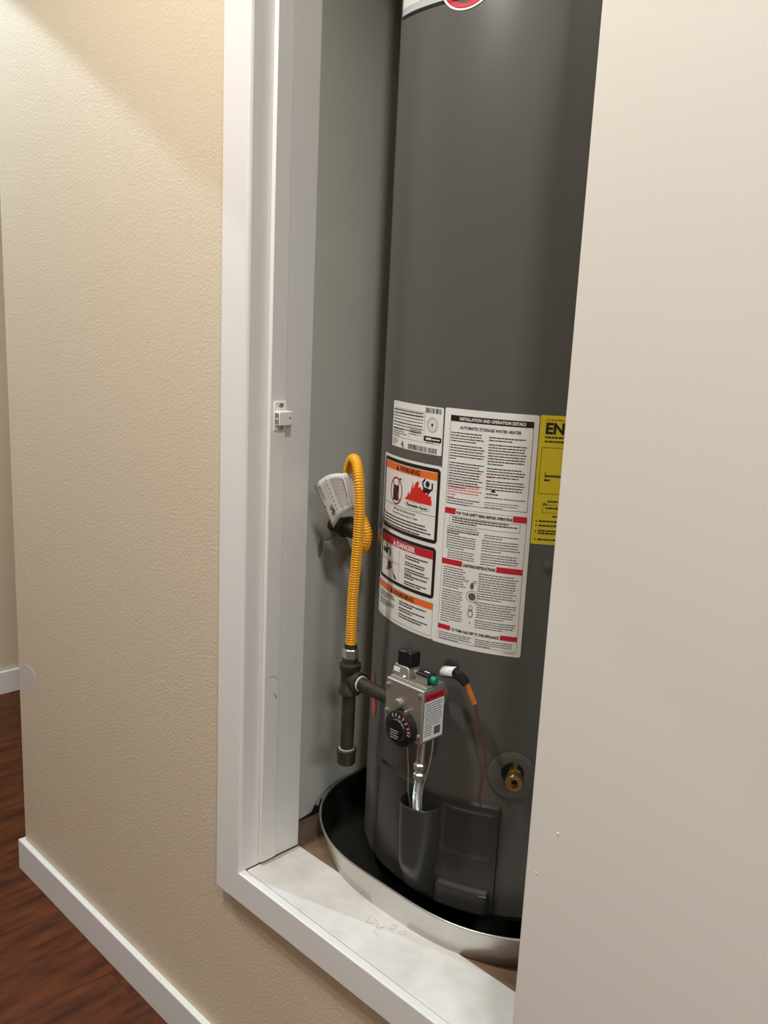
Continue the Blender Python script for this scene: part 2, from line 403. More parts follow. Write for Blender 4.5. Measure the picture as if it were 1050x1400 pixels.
# rating plate
RA0, RA1, RZ0, RZ1 = -.1034, .0158, 1.1575, 1.2238
rp = rsheet(RA0, RA1, RZ0, RZ1, .002).build('rating_plate', PAPER, wh, fix=False); rp['label'] = 'white rating plate with barcode'
d = Decal(S1); d.strip([(-.052, 1.1745), (-.052, 1.200)], .0004).strip([(-.0185, 1.1745), (-.0185, 1.214)], .0004).strip([(-.100, 1.1725), (.012, 1.1725)], .0004)
for i, zz in enumerate((1.214, 1.2085, 1.203)): d.strip([(-.098+.02*i, zz), (-.0185, zz)], .00035)
d.strip([(-.052, 1.181), (-.0185, 1.181)], .00035).strip([(-.052, 1.190), (-.0185, 1.190)], .00035)
d.build('ruled_lines', GINK, rp, fix=False)
d = Decal(S1)
for i in range(7): d.para(-.100, -.022, 1.2125-i*.0045, 1, .0045, .0016 if i in (0, 1, 4) else .0011, 1, seed=i, dens=.75)
d.para(-.100, -.056, 1.1845, 4, .0031, seed=9, last=.5, dens=.5).para(-.050, -.022, 1.1875, 3, .003, seed=11).para(-.014, .010, 1.1735, 1, .003, seed=5).para(-.101, -.082, 1.1695, 4, .0025, .0008, seed=4)
d.build('fine_print', INK, rp, fix=False)
d = Decal(S1); d.bars(-.0175, .0105, 1.2145, 1.2215, 5).bars(-.0535, .006, 1.1590, 1.1665, 8); R_ = random.Random(2)
for i in range(5):
    for j in range(7):
        if R_.random() < .6: d.rect(-.0725+i*.0015, -.0725+i*.0015+.0013, 1.1585+j*.0012, 1.1585+j*.0012+.0011)
d.build('barcode', INK, rp, fix=False)
Decal(S1).ring(-.0035, 1.1985, .0105, .0105, .0016).ring(-.0035, 1.1985, .0070, .0070, .0008).build('certification_ring', mat('label_pale_grey', srgb(172, 172, 168), .5), rp, fix=False)
Decal(S2).disc(-.0035, 1.1985, .0018, .0024).build('certification_dot', INK, rp, fix=False)
d = Decal(S1); d.rect(-.0165, .0125, 1.1748, 1.1822); d.disc(-.0165, 1.1785, .0022, .0037); d.disc(.0125, 1.1785, .0022, .0037)
d.build('black_badge', INK, rp, fix=False)
d = Decal(S2); d.rect(-.014, -.0035, 1.1772, 1.1802).rect(-.0022, .0118, 1.1776, 1.1792); d.build('badge_lettering', PAPER, rp, fix=False)

# left-hand column: warning, danger, warning
LA0, LA1, LZ0, LZ1, AM = -.1315, .0185, .8925, 1.1432, .0182
wl_ = rsheet(LA0, AM+.0002, LZ0, LZ1).build('warning_label', PAPER, wh, fix=False); wl_['label'] = 'white label column with warning and danger panels'
ba, bb = -.1275, .0170
for z0, z1 in ((1.0325, 1.1392), (.9520, 1.0268)): Decal(S1).rframe(ba, bb, z0, z1, .0052).build('black_border', INK, wl_, fix=False)
d = Decal(S1); d.frame(ba, bb, .8970, .9460, .0004).strip([(ba+.005, 1.0712), (bb-.005, 1.0712)], .0006).strip([(-.0610, .9575), (-.0610, 1.0065)], .0005).strip([(ba+.005, .9842), (-.061, .9842)], .0006)
d.build('ruled_lines', INK, wl_, fix=False)
Decal(S1).rect(ba+.0052, bb-.0052, 1.1225, 1.1330).build('orange_band', OINK, wl_, fix=False); Decal(S1).rect(ba, bb, .9360, .9455).build('orange_band', OINK, wl_, fix=False)
Decal(S1).rect(ba+.0052, bb-.0052, 1.0095, 1.0212).build('red_band', RINK, wl_, fix=False)
for zz, sz, wd in ((1.1242, .0098, .050), (.9372, .0095, .052)):
    Decal(S2).text('WARNING', -.0468, zz, sz, wd, .035).poly([(-.0825, zz), (-.0745, zz), (-.0785, zz+.0075)]).build('warning_heading', INK, wl_, fix=False)
d = Decal(S2); d.text('DANGER', -.0465, 1.0112, .0105, .046, .035); d.poly([(-.0805, 1.0112), (-.0725, 1.0112), (-.0765, 1.0190)])
d.build('danger_heading', PAPER, wl_, fix=False)
for a in (('Flammable Vapors', -.0265, 1.0775, .0052, .045, .045), ('FIRE AND EXPLOSION HAZARD', -.0560, 1.0648, .0046, .058, .015), ('Can result in serious injury or death', -.0560, 1.0592, .0046, .066, .012)):
    Decal(S1).text(*a).build('hazard_text', INK, wl_, fix=False)
d = Decal(S1)
pts = [(-.056+.044*(.5-.62*math.cos(t))+0.0, 1.0792+.0052*math.sin(t)*(1+.18*math.cos(7*t))) for t in [2*math.pi*k/40 for k in range(41)]]
d.strip([(p[0]+.0075, p[1]) for p in pts], .0004).build('vapor_outline', GINK, wl_, fix=False)
d = Decal(S1)
d.para(-.1185, .0085, 1.0545, 4, .0046, .0021, .8, seed=21).para(-.1215, -.118, 1.0560, 1, .005, .0016, 1, seed=2)
for k, (n, l) in enumerate(((2, .6), (2, .8), (3, .3), (2, .4), (2, .7))): d.para(-.0455, .0075, 1.0040-k*.0097, n, .0036, .0019, l, seed=30+k, dens=.85)
d.para(-.122, -.066, .9315, 3, .0034, .0016, .5, seed=41).para(-.122, -.066, .9190, 3, .0034, .0016, .6, seed=42)
for k in range(3): d.para(-.0555, .0095, .9315-k*.0095, 2, .0038, .0019, .5 if k < 2 else .8, seed=50+k)
d.build('fine_print', INK, wl_, fix=False)
# pictograms
d = Decal(S1); d.poly([(-.079+x, 1.0915+z) for x, z in ((-.0105, -.0135), (.0060, -.0135), (.0070, .0095), (-.0105, .0095))]); d.strip([(-.0735, 1.101), (-.0725, 1.1095), (-.0695, 1.1125), (-.0655, 1.1105)], .0022)
d.build('gas_can_pictogram', INK, wl_, fix=False)
d = Decal(S2); d.ring(-.0800, 1.0930, .0185, .0205, .0022); d.strip([(-.0925, 1.1075), (-.0675, 1.0785)], .0022); d.build('prohibition_ring', mat('label_dark_red', srgb(168, 26, 52), .5), wl_, fix=False)
d = Decal(S1)
FLM = [(-.0555, 1.0855), (-.049, 1.0905), (-.0455, 1.0985), (-.0430, 1.0930), (-.0385, 1.1065), (-.0365, 1.1150), (-.0350, 1.1035), (-.0305, 1.1135), (-.0240, 1.1165), (-.0285, 1.1090), (-.0255, 1.1060), (-.0195, 1.1090), (-.0165, 1.1040), (-.0130, 1.1110), (-.0125, 1.1020), (-.0085, 1.1060), (-.0080, 1.0990), (-.0030, 1.1050), (-.0035, 1.0975), (.0020, 1.0990), (-.0010, 1.0935), (.0035, 1.0925), (.0010, 1.0855)]
for i in range(len(FLM)-1):
    (a, b), (c_, e_) = FLM[i], FLM[i+1]; d.poly([(a, 1.0855), (c_, 1.0855), (c_, e_), (a, b)])
d.build('flame_pictogram', FRED, wl_, fix=False)
d = Decal(S2); d.disc(-.0058, 1.1150, .0040, .0044); d.poly([(-.0155, 1.1025), (-.0010, 1.1020), (.0010, 1.1080), (-.0045, 1.1090), (-.0100, 1.1100)])
d.strip([(-.0120, 1.1075), (-.0160, 1.1160), (-.0105, 1.1215)], .0026).strip([(-.0010, 1.1060), (.0035, 1.1090), (.0030, 1.1175)], .0026).build('burning_figure_pictogram', INK, wl_, fix=False)
d = Decal(S1)
for k, (x, z, rx, rz) in enumerate(((-.1150, .9965, .0035, .0048), (-.1045, .9965, .0065, .0046), (-.1030, 1.0035, .0012, .0050), (-.0950, 1.0010, .0045, .0020), (-.0895, .9960, .0022, .0060))): d.disc(x, z, rx, rz, 14)
d.build('faucet_pictogram', INK, wl_, fix=False)
d = Decal(S1); d.poly([(-.0985, .9805), (-.0900, .9835), (-.0660, .9600), (-.0700, .9590), (-.0950, .9700)])
for k in range(4): d.strip([(-.0900+.003*k, .9720+.0028*k), (-.1030+.003*k, .9680+.0050*k)], .0018)
d.build('scalded_hand_pictogram', mat('label_maroon', srgb(84, 30, 44), .5), wl_, fix=False)

# right-hand column: installation and lighting instructions
IA0, IA1, IZ0, IZ1 = .0184, .1512, .8915, 1.2252
il = rsheet(IA0, IA1, IZ0, IZ1).build('instruction_label', PAPER, wh, fix=False); il['label'] = 'white instruction label with red bars'
fa, fb = .0282, .1448
d = Decal(S1); d.rect(fa, fb, 1.2082, 1.2162); d.build('black_heading_band', INK, il, fix=False)
Decal(S2).text('INSTALLATION AND OPERATION DETAILS', (fa+fb)/2+.002, 1.2101, .0058, .092, .03).build('band_lettering', PAPER, il, fix=False)
d = Decal(S1); d.frame(fa, fb, 1.0955, 1.2085, .0005).frame(fa+.0076, fb-.0076, 1.0660, 1.0785, .0004); d.build('ruled_lines', INK, il, fix=False)
d = Decal(S1); d.frame(fa-.0006, fb+.0006, .8985, 1.0890, .0004); d.build('red_rule', mat('label_brown_rule', srgb(150, 80, 70), .5), il, fix=False)
for z0, z1, l1, r0 in ((1.0805, 1.0890, .0450, .1268), (1.0085, 1.0165, .0600, .1095), (.9135, .9205, .0480, .1215)):
    for p, q in ((fa-.0006, l1), (r0, fb+.0006)): Decal(S1).rect(p, q, z0, z1).build('red_bar', RINK, il, fix=False)
mid = (fa+fb)/2
for a in (('AUTOMATIC STORAGE WATER HEATER', mid, 1.1985, .0056, .086, .035), ('FOR YOUR SAFETY READ BEFORE OPERATING', .0860, 1.0815, .0054, .080, .045), ('LIGHTING INSTRUCTIONS', .0850, 1.0095, .0058, .047, .05), ('TO TURN GAS OFF TO THE APPLIANCE', .0848, .9140, .0054, .070, .05)):
    Decal(S1).text(*a).build('heading_text', INK, il, fix=False)
d = Decal(S1); c0, c1, c2, c3 = fa+.002, fa+.0540, fa+.0585, fb-.0035
y = 1.1935
for k, (n, l) in enumerate(((4, .75), (6, .2), (10, .5))): d.para(c0, c1, y, n, .0037, .0014, l, seed=60+k); y -= n*.0037+.002
d.para(c0, c1, 1.1030, 3, .0035, .0012, .65, seed=77, dens=.8)
y = 1.1920
for k, (n, l) in enumerate(((2, .6), (8, .4), (4, .8), (4, .9))): d.para(c2, c3, y, n, .0037, .0014, l, seed=80+k); y -= n*.0037+.0022
d.para(.0880, .1060, 1.1160, 1, .003, .0016, 1, seed=3).poly([(.0975-.004, 1.1180), (.0975, 1.1225), (.0975+.004, 1.1180)])
d.para(c2, .1110, 1.1110, 1, .003, .0013, 1, seed=6)
d.para(fa+.0120, fb-.0110, 1.0770, 3, .0033, .0016, .4, seed=91).para(c0+.003, c1, 1.0580, 2, .0032, .0017, .4, seed=93)
d.build('fine_print', INK, il, fix=False)
d = Decal(S1)
d.para(c0+.003, c1, 1.0640, 2, .0032, .0012, 1, seed=94).para(c0+.003, c1-.002, 1.0510, 6, .0034, .0013, .6, seed=95).para(c0+.006, c1-.001, 1.0300, 4, .0034, .0012, .9, seed=96)
d.para(c2+.003, c3, 1.0590, 2, .0034, .0012, .5, seed=97).para(c2, c3, 1.0515, 5, .0036, .0013, .5, seed=98).para(c2, c3, 1.0325, 5, .0036, .0013, .4, seed=99)
d.para(c0+.001, c0+.038, 1.0055, 9, .0035, .0013, .7, seed=100).para(c0+.001, c0+.036, .9725, 14, .0035, .0013, .4, seed=101)
d.para(c2-.001, c3, 1.0040, 11, .0035, .0013, .6, seed=102).para(c2-.001, c3, .9630, 7, .0035, .0013, .7, seed=103).para(c2-.002, c3, .9370, 4, .0033, .0013, .7, seed=104)
d.para(c0, c1, .9095, 4, .0030, .0012, .6, seed=105).para(c2, c3, .9095, 4, .0030, .0012, .4, seed=106).para(.128, .144, .8965, 1, .003, .0009, 1, seed=1)
d.para(c2, c3-.004, 1.1040, 3, .0032, .0009, .5, seed=88)
d.build('small_print', GINK, il, fix=False)
d = Decal(S1); d.para(c0, c1, 1.1235, 5, .0037, .0012, .25, seed=70).para(c0, c0+.011, 1.1045, 1, .003, .0014, 1, seed=71).para(c2, c2+.011, 1.1385, 1, .003, .0014, 1, seed=72); d.build('red_print', mat('label_pale_red_ink', srgb(204, 84, 92), .5), il, fix=False)
Decal(S1).para(.1125, c3, 1.1110, 1, .003, .0013, 1, seed=73).build('blue_print', BLUE, il, fix=False)
d = Decal(S1); ax = .0780
d.disc(ax, .9690, .0055, .0055).ring(ax, .9690, .0085, .0085, .0006).strip([(ax+.004, .963), (ax+.0075, .9590)], .0012).disc(ax-.001, .9840, .0028, .0048, 14).ring(ax-.001, .9445, .0040, .0060, .0012).ring(ax-.001, .9520, .0030, .0048, .0010).poly([(ax-.0020, .9300), (ax+.0002, .9300), (ax-.0009, .9330)])
for k in (-1, 1): d.para(ax-.006+.006*k, ax+.001+.006*k, .9915, 2, .0024, .0010, .8, seed=k+5)
d.build('knob_diagram', GINK, il, fix=False)

# yellow energy label
EA0, EA1, EZ0, EZ1 = .1524, .298, 1.0538, 1.2260
el = rsheet(EA0, EA1, EZ0, EZ1, .0012).build('energy_label', YEL, wh, fix=False); el['label'] = 'yellow energy label'
d = Decal(S1)
d.text('ENERGYGUIDE', .1602, 1.2022, .0200, .132, .04, 'L').text('U.S. Government', .1602, 1.2190, .0042, .022, .0, 'L')
d.build('heading_text', INK, el, fix=False)
d = Decal(S1); d.frame(.1568, .272, 1.1225, 1.1842, .0005).frame(.1642, .262, 1.0970, 1.1080, .0004); d.rect(.1640, .262, 1.1452, 1.1476).rect(.1636, .1646, 1.1435, 1.1510); d.build('ruled_lines', mat('label_olive_ink', srgb(70, 60, 20), .5), el, fix=False)
d = Decal(S1); d.para(.1600, .268, 1.1985, 1, .004, .0022, 1, seed=3).para(.1600, .268, 1.1930, 1, .004, .0022, 1, seed=4).para(.1632, .1710, 1.1420, 1, .004, .0024, 1, seed=6).para(.170, .25, 1.1135, 1, .004, .002, 1, seed=7).para(.168, .25, 1.1045, 1, .004, .002, 1, seed=8).para(.178, .24, 1.0935, 1, .004, .002, 1, seed=9)
for zz in (1.0865, 1.0805, 1.0735, 1.0700, 1.0615): d.para(.1608, .262, zz, 1, .004, .0020, 1, seed=int(zz*1e4))
for zz in (1.0853, 1.0795, 1.0712, 1.0605): d.disc(.1577, zz, .0011, .0011, 10)
d.build('fine_print', INK, el, fix=False)
Decal(S1).disc(.1668, 1.1085, .0032, .0016, 14).build('green_leaf', GREENI, el, fix=False)

# brand label high on the jacket
d = Decal(S0); us = lin(-37.5, 44, 60)
zb = lambda th: 1.7352+.0145*((th-3)/40)**2
d.grid(lambda th, t: HP(th, zb(th)+t*.10, S0), us, [0, 1]); bl = d.build('brand_label', mat('label_silver', srgb(196, 196, 190), .4), wh, fix=False); bl['label'] = 'silver brand label with red emblem'
MB().grid(lambda th, t: HP(th, zb(th)-.0008+t*.0042, S1), us, [0, 1]).build('black_border', INK, bl, fix=False)
MB().grid(lambda th, t: HP(th, zb(th)+.012+t*.05, S1), lin(-37, -20, 16), [0, 1]).build('pale_flash', PAPER, bl, fix=False)
Decal(S2).disc(.0125, 1.7620, .0470, .0415, 48).build('emblem_rim', PAPER, bl, fix=False)
Decal(S2+.0002).disc(.0125, 1.7620, .0440, .0385, 48).build('red_emblem', RINK, bl, fix=False)
# dull red streak on the jacket, then grommet and plug
d = Decal(S1+.0006)
d.poly([(-.1440, .788), (-.1350, .776), (-.1250, .752), (-.1190, .728), (-.1230, .716), (-.1330, .714), (-.1450, .722), (-.1490, .750), (-.1470, .775)])
mk = d.build('red_streak', REDSTREAK, wh, fix=False); mk['label'] = 'dull red streak behind the gas pipe'
MB().lathe([(.012, 0), (.012, .0015), (.010, .003), (.005, .0032)], HP(12.7, .862), Vector(HP(12.7, .862, 1))-Vector(HP(12.7, .862)), n=24).build('grommet', DARKP, wh, smooth=True)
MB().lathe([(.007, 0), (.007, .003), (.004, .004)], HP(42, 1.025), Vector(HP(42, 1.025, 1))-Vector(HP(42, 1.025)), n=16).build('plug', JACKET, wh, smooth=True)

# --- burner access cover with scoop and pressed panel
def smooth01(x): x = max(0, min(1, x)); return x*x*(3-2*x)
CT0, CT1, CZ0, CZ1 = -19.3, 33.6, .493, .664
def cover_off(th, z):
    o = .0048
    e = min((th-CT0)/.5, (CT1-th)/.5, (CZ1-z)/.0025, (z-CZ0)/.0025); o *= smooth01(e)
    # pressed panel
    e = min((th-13.2)/1.1, (31.6-th)/1.1, (.652-z)/.005, (z-.577)/.005); o -= .0026*smooth01(e)
    # lower ledge to the right of the scoop
    e = min((th-12.0)/1.5, (32.0-th)/1.5, (.532-z)/.006); o += .007*smooth01(e)
    return o
ths = sorted(set([CT0+(CT1-CT0)*i/96 for i in range(97)]+[CT0+.25, CT0+.5, CT1-.25, CT1-.5]))
zs = sorted(set(lin(CZ0, CZ1, 64)+[CZ0+.0025, CZ1-.0025]))
cv = MB().grid(lambda th, z: HP(th, z, cover_off(th, z)), ths, zs).build('access_cover', DARKP, wh, smooth=True, angle=60)
SCX, SD, SZ0, SZ1 = 5.6, .036, .500, .646
def scoop_w(z): return .0225+.0085*smooth01((z-SZ0)/.11)
def scoop_off(u, z):        # u in -1..1 across
    t = smooth01((z-SZ0)/.055)
    return SD*(1-abs(u)**3.0)**(1/1.6)*(.45+.55*t)*smooth01((z-SZ0+.008)/.016)
us = [math.sin(math.pi/2*x) for x in lin(-1, 1, 40)]
sc = MB().grid(lambda u, z: HS(math.radians(SCX)*HR+u*scoop_w(z), z, .0042+scoop_off(u, z)), us, lin(SZ0-.008, SZ1, 44)).build('scoop', DARKP, cv, smooth=True, angle=70, solid=.0014)
# slot at the cover edge, its screw
MB().grid(lambda th, z: HP(th, z, .0054), [-19.75, -19.2], [.556, .653]).build('slot', mat('slot_dark', srgb(8, 8, 8), .7), cv, fix=False)
MB().grid(lambda th, z: HP(th, z, .0054), [33.2, 33.55], [.560, .655]).build('slot', MATS['slot_dark'], cv, fix=False)
def radial(th): a = math.radians(th); return Vector((math.sin(a), -math.cos(a), 0))
MB().lathe([(.0022, 0), (.0022, .002), (.001, .0026)], HP(33.4, .653, .003), radial(33.4), n=10).build('screw', BLACKP, cv, smooth=True)
MB().tube([HP(th, .5235+.0005*th/30, .0115) for th in lin(28.5, 31.0, 6)], .0009, 8).build('spring_clip', ZINC, cv, smooth=True)

# --- drain valve
DT, DZ = 36.3, .716; rd = radial(DT)
MB().lathe([(.035, 0), (.035, .0016), (.033, .0026), (.015, .0030)], HP(DT, DZ), rd, n=40).build('drain_escutcheon', JACKET, wh, smooth=True)
MB().lathe([(.016, .0031), (.016, .0034), (.001, .0034)], HP(DT, DZ+.004), rd, n=28, cap=False).build('drain_opening', mat('hole_black', srgb(4, 4, 4), .8), wh, fix=False)
dv = MB(); o_ = HP(DT+.6, DZ+.007)
dv.lathe([(.0085, .003), (.0085, .012), (.0100, .013), (.0100, .016), (.0085, .017), (.0085, .022), (.0105, .024), (.0125, .026), (.0125, .037), (.0112, .039), (.0062, .039), (.0055, .034), (.001, .034)], o_, rd, n=28, cap=False)
dvo = dv.build('drain_valve', BRASS, wh, smooth=True); dvo['label'] = 'brass drain valve'
MB().cyl(Vector(o_)+rd*.014+Vector((0, 0, .008)), Vector(o_)+rd*.014+Vector((0, 0, .017)), .0035, n=12).build('valve_stem', BRASS, dvo, smooth=True)
MB().lathe([(.0045, .0342), (.0012, .0342)], o_, rd, n=6, cap=False).build('valve_socket', MATS['hole_black'], dvo, fix=False)

# --- gas control valve
VX0, VX1, VY0, VY1, VZ0, VZ1 = -.828, -.757, .860, .906, .768, .847
gv = box('gas_control_valve', (VX0, VX1, VY0, VY1, VZ0, VZ1), STEEL, wh, bevel=.0022); gv['label'] = 'grey cast metal gas control box'
MB().box(VX0+.006, VX1-.006, VY1, VY1+.003, VZ0+.006, VZ1-.006).cyl((-.7925, .905, .815), (-.7925, .936, .815), .019, n=24).build('mounting_shank', STEEL, gv, smooth=True)
box('top_plate', (VX0+.002, VX1-.001, VY0+.007, VY1-.002, VZ1-.0005, VZ1+.0022), STEEL, gv, bevel=.0006)
# stepped casting that carries the knob
br = MB(); bx, by = -.812, .884
br.prism([(-.020, -.012), (.018, -.014), (.021, .010), (-.016, .014)], lambda a, b, h: (bx+a*(1-.30*(h-VZ1)/.018), by+b*(1-.2*(h-VZ1)/.018), h), VZ1+.002, VZ1+.018)
br.build('knob_bracket', STEEL, gv, bevel=.0018)
for dx, dy in ((-.016, -.007), (.009, -.0125)): MB().lathe([(.0026, 0), (.0026, .0016), (.0014, .0022)], (bx+dx, by+dy, VZ1+.004), (0, -.45, 1), n=12).build('screw', ZINC, gv, smooth=True)
box('white_sticker', (bx-.0125, bx-.0015, by-.0135, by-.0120, VZ1+.0075, VZ1+.0135), PAPER, gv)
kn = MB().prism([(-.0125, -.0105), (.0125, -.0105), (.0130, .0105), (-.0130, .0105)], lambda a, b, h: (bx+.003+a, by+b, h), VZ1+.016, VZ1+.0395).build('gas_knob', BLACKP, gv, bevel=.0022)
box('knob_pointer', (bx+.0055, bx+.0110, by-.0112, by+.004, VZ1+.0385, VZ1+.0402), mat('black_gloss', srgb(26, 26, 28), .25), gv, bevel=.0006)
# piezo igniter with green push button
MB().cyl((-.795, .884, VZ1+.010), (-.786, .884, VZ1+.010), .0055, n=16).build('igniter_nut', STEEL, gv, smooth=True)
box('igniter_body', (-.787, -.764, .8755, .893, VZ1+.0022, VZ1+.0165), BLACKP, gv, bevel=.0016)
box('igniter_side', (-.7865, -.7645, .8748, .8757, VZ1+.0030, VZ1+.0125), STEEL, gv)
box('igniter_mark', (-.779, -.770, .884, .8865, VZ1+.0163, VZ1+.0168), PAPER, gv)
MB().lathe([(.0055, 0), (.0055, .007), (.0045, .0085)], (-.7640, .884, VZ1+.0095), (1, 0, 0), n=12).build('green_button', GRN, gv, smooth=True)
# side warning label on the valve
xs = VX1+.0003
def side_rect(name, y0, y1, z0, z1, m_, lift=0): return MB().add([(xs+lift, y0, z0), (xs+lift, y1, z0), (xs+lift, y1, z1), (xs+lift, y0, z1)], [(0, 1, 2, 3)]).build(name, m_, gv, fix=False)
side_rect('side_label', VY0+.004, VY1-.002, VZ0+.004, VZ1-.006, PAPER)
side_rect('side_label_red', VY0+.004, VY1-.002, VZ1-.0175, VZ1-.006, RINK, .0002)
v, f = text_geo('WARNING', .0075, .02); x1_ = max(p[0] for p in v)
MB().add([(xs+.0004, VY0+.013+p[0]/x1_*.026, VZ1-.0145+p[1]) for p in v], f).add([(xs+.0004, VY0+.0065, VZ1-.015), (xs+.0004, VY0+.0115, VZ1-.015), (xs+.0004, VY0+.009, VZ1-.009)], [(0, 1, 2)]).build('side_label_heading', INK, gv, fix=False)
d = MB(); R_ = random.Random(4)
for i in range(14):
    z = VZ1-.0205-i*.0036; yy = VY0+.006
    if i > 9: end = VY0+.022
    else: end = VY1-.004-R_.uniform(0, .006)
    while yy < end-.001:
        L = min(R_.uniform(.002, .006), end-yy); d.add([(xs+.0002, yy, z-.0014), (xs+.0002, yy+L, z-.0014), (xs+.0002, yy+L, z), (xs+.0002, yy, z)], [(0, 1, 2, 3)]); yy += L+.0008
d.build('side_label_print', GINK, gv, fix=False)
side_rect('side_label_block', VY1-.020, VY1-.007, VZ0+.009, VZ0+.021, GINK, .0002)
# screws, round boss, tab on the front
for x, z in ((VX0+.005, VZ1-.010), (VX1-.005, VZ1-.008), (VX1-.006, VZ0+.011), (VX0+.004, VZ0+.030)):
    MB().lathe([(.0032, 0), (.0032, .0016), (.0018, .0026)], (x, VY0, z), (0, -1, 0), n=14).build('screw', ZINC, gv, smooth=True)
MB().lathe([(.0072, 0), (.0068, .004), (.0050, .0055)], (-.7995, VY0, .8165), (0, -1, 0), n=24).build('round_boss', STEEL, gv, smooth=True)
box('dial_tab', (-.7835, -.7800, VY0-.008, VY0, .8030, .8125), STEEL, gv, bevel=.0008)
# temperature dial
dc = Vector((-.790, VY0-.0005, .7835)); DR = .0265
MB().lathe([(DR, 0), (DR, .008), (DR-.0008, .0105), (DR-.003, .0115), (.016, .0125), (.0145, .0150), (.001, .0155)], dc, (0, -1, 0), n=48, cap=False).build('temperature_dial', BLACKP, gv, smooth=True)
d = MB()
for k, ang in enumerate((118, 100, 82, 62, 42, 22, 8, -4)):
    a = math.radians(ang); r0, r1 = .0185, .0235; t = Vector((-math.sin(a), 0, math.cos(a))); rr_ = Vector((math.cos(a), 0, math.sin(a)))
    wd = .0011 if k not in (2,) else .0018; base = dc+Vector((0, -.0122, 0))
    if k == 2: d.add([base+rr_*.0235, base+rr_*.0175-t*.0026, base+rr_*.0175+t*.0026], [(0, 1, 2)])
    else: d.add([base+rr_*r0-t*wd, base+rr_*r1-t*wd, base+rr_*r1+t*wd, base+rr_*r0+t*wd], [(0, 1, 2, 3)])
for i in range(4):
    z = -.0015-i*.0036; d.add([dc+Vector((x, -.0158, zz)) for x, zz in ((-.0105+.0012*(i % 2), z), (.0060-.002*(i % 2), z), (.0060-.002*(i % 2), z+.0013), (-.0105+.0012*(i % 2), z+.0013))], [(0, 1, 2, 3)])
d.build('dial_marking', mat('dial_print', srgb(170, 164, 160), .5), gv, fix=False)
a0 = [math.radians(t) for t in lin(-5, 75, 16)]
MB().add([dc+Vector((r*math.cos(t), -.0121, r*math.sin(t))) for r in (.0240, .0252) for t in a0], [(i, i+1, 18+i, 17+i) for i in range(16)]).build('dial_red_arc', RINK, gv, fix=False)
# gas tube under the valve, nuts, flexible burner line, capillaries
bt = MB().cyl((-.7745, .884, .7685), (-.7765, .884, .722), .0060, n=18).build('burner_tube', ZINC, wh, smooth=True)
for z in (.7235, .7090): MB().lathe([(.0070, -.001), (.0088, 0), (.0088, .0075), (.0068, .0095), (.0060, .0125)], (-.7765, .8835, z-.006), (0, 0, 1), n=6).build('nut', ZINC, bt)
pth = catmull([(-.7765, .8835, .704), (-.7795, .8855, .688), (-.7835, .8890, .670), (-.7875, .8945, .652), (-.791, .901, .633), (-.794, .907, .61), (-.795, .910, .57)], .0011)
MB().tube(pth, lambda i: (.0060, .0055, .0038)[i % 3], 14).build('flexible_line', ZINC, bt, smooth=True, angle=80)
def wire(name, pts, r, m_, par): return MB().tube(catmull(pts, .004), r, 8).build(name, m_, par, smooth=True)
wire('capillary', [(-.7600, .889, .769), (-.7598, .889, .755), (-.7640, .889, .725), (-.7720, .889, .695), (-.7780, .893, .670), (-.7820, .899, .645), (-.784, .905, .60)], .0014, WIRE, wh)
wire('capillary', [(-.8070, .889, .769), (-.8075, .890, .735), (-.8040, .891, .70), (-.8050, .894, .668), (-.8060, .900, .645), (-.803, .906, .59)], .0012, WIRE, wh)
# sensor plug with white flag and orange sleeve
sp = wire('sensor_plug', [(-.760, .905, .862), (-.745, .905, .866), (-.733, .908, .864), (-.7245, .912, .855)], .0068, BLACKP, wh)
MB().grid(lambda a, t: (-.7590+.0215*t-.002*math.cos(a), .9040+.0082*-math.cos(a), .8645+.006*t*.9+.0086*math.sin(a)), lin(-.55, 1.5, 10), [0, 1]).build('white_flag', PAPER, sp, smooth=True, solid=.0006)
wire('orange_sleeve', [(-.7255, .911, .858), (-.7185, .914, .842), (-.7125, .917, .828)], .0042, ORNG, sp)
wire('sensor_wire', [(-.7125, .917, .829), (-.7080, .920, .810), (-.7040, .924, .785), (-.6985, .930, .755), (-.6985, .932, .730), (-.7030, .933, .705), (-.7080, .937, .682), (-.709, .945, .660)], .0014, RWIRE, wh)

# ------------------------------------------------------------------ gas piping
TX, TY, TZ = -.926, .882, .806
dl = empty('gas_drip_leg', (TX, TY, .667), 'black iron gas tee with capped drip leg beside the control box', 'pipe')
t_ = MB().lathe([(.0135, -.024), (.0165, -.023), (.0165, -.015), (.0140, -.012), (.0140, .012), (.0165, .016), (.0165, .024), (.0135, .0255)], (TX, TY, TZ), n=28)
t_.lathe([(.0128, .004), (.0128, .013), (.0160, .016), (.0160, .024)], (TX, TY, TZ), (1, 0, -.02), n=28)
t_.build('tee', IRON, dl, smooth=True)
MB().lathe([(.0118, 0), (.0118, .003)], (TX+.0238, TY, TZ-.0003), (1, 0, 0), n=24).build('sealant_ring', TAPE, dl, smooth=True)
MB().cyl((TX+.024, TY, TZ-.0005), (VX0-.0052, TY, TZ-.003), .0106, n=24).build('nipple', IRON, dl, smooth=True)
MB().lathe([(.0125, 0), (.0125, .005)], (VX0-.0052, TY, TZ-.003), (1, 0, 0), n=20).build('inlet_collar', ZINC, dl, smooth=True)
MB().cyl((TX-.0005, TY, .690), (TX, TY, TZ-.022), .0106, n=24).build('nipple', IRON, dl, smooth=True)
MB().lathe([(.0118, 0), (.0120, .0025)], (TX-.0005, TY, .6905), n=24).build('sealant_ring', TAPE, dl, smooth=True)
MB().lathe([(.0125, .667), (.0142, .669), (.0146, .684), (.0154, .686), (.0154, .691), (.0140, .692)], (TX-.0005, TY, 0), n=28).build('cap', IRON, dl, smooth=True)
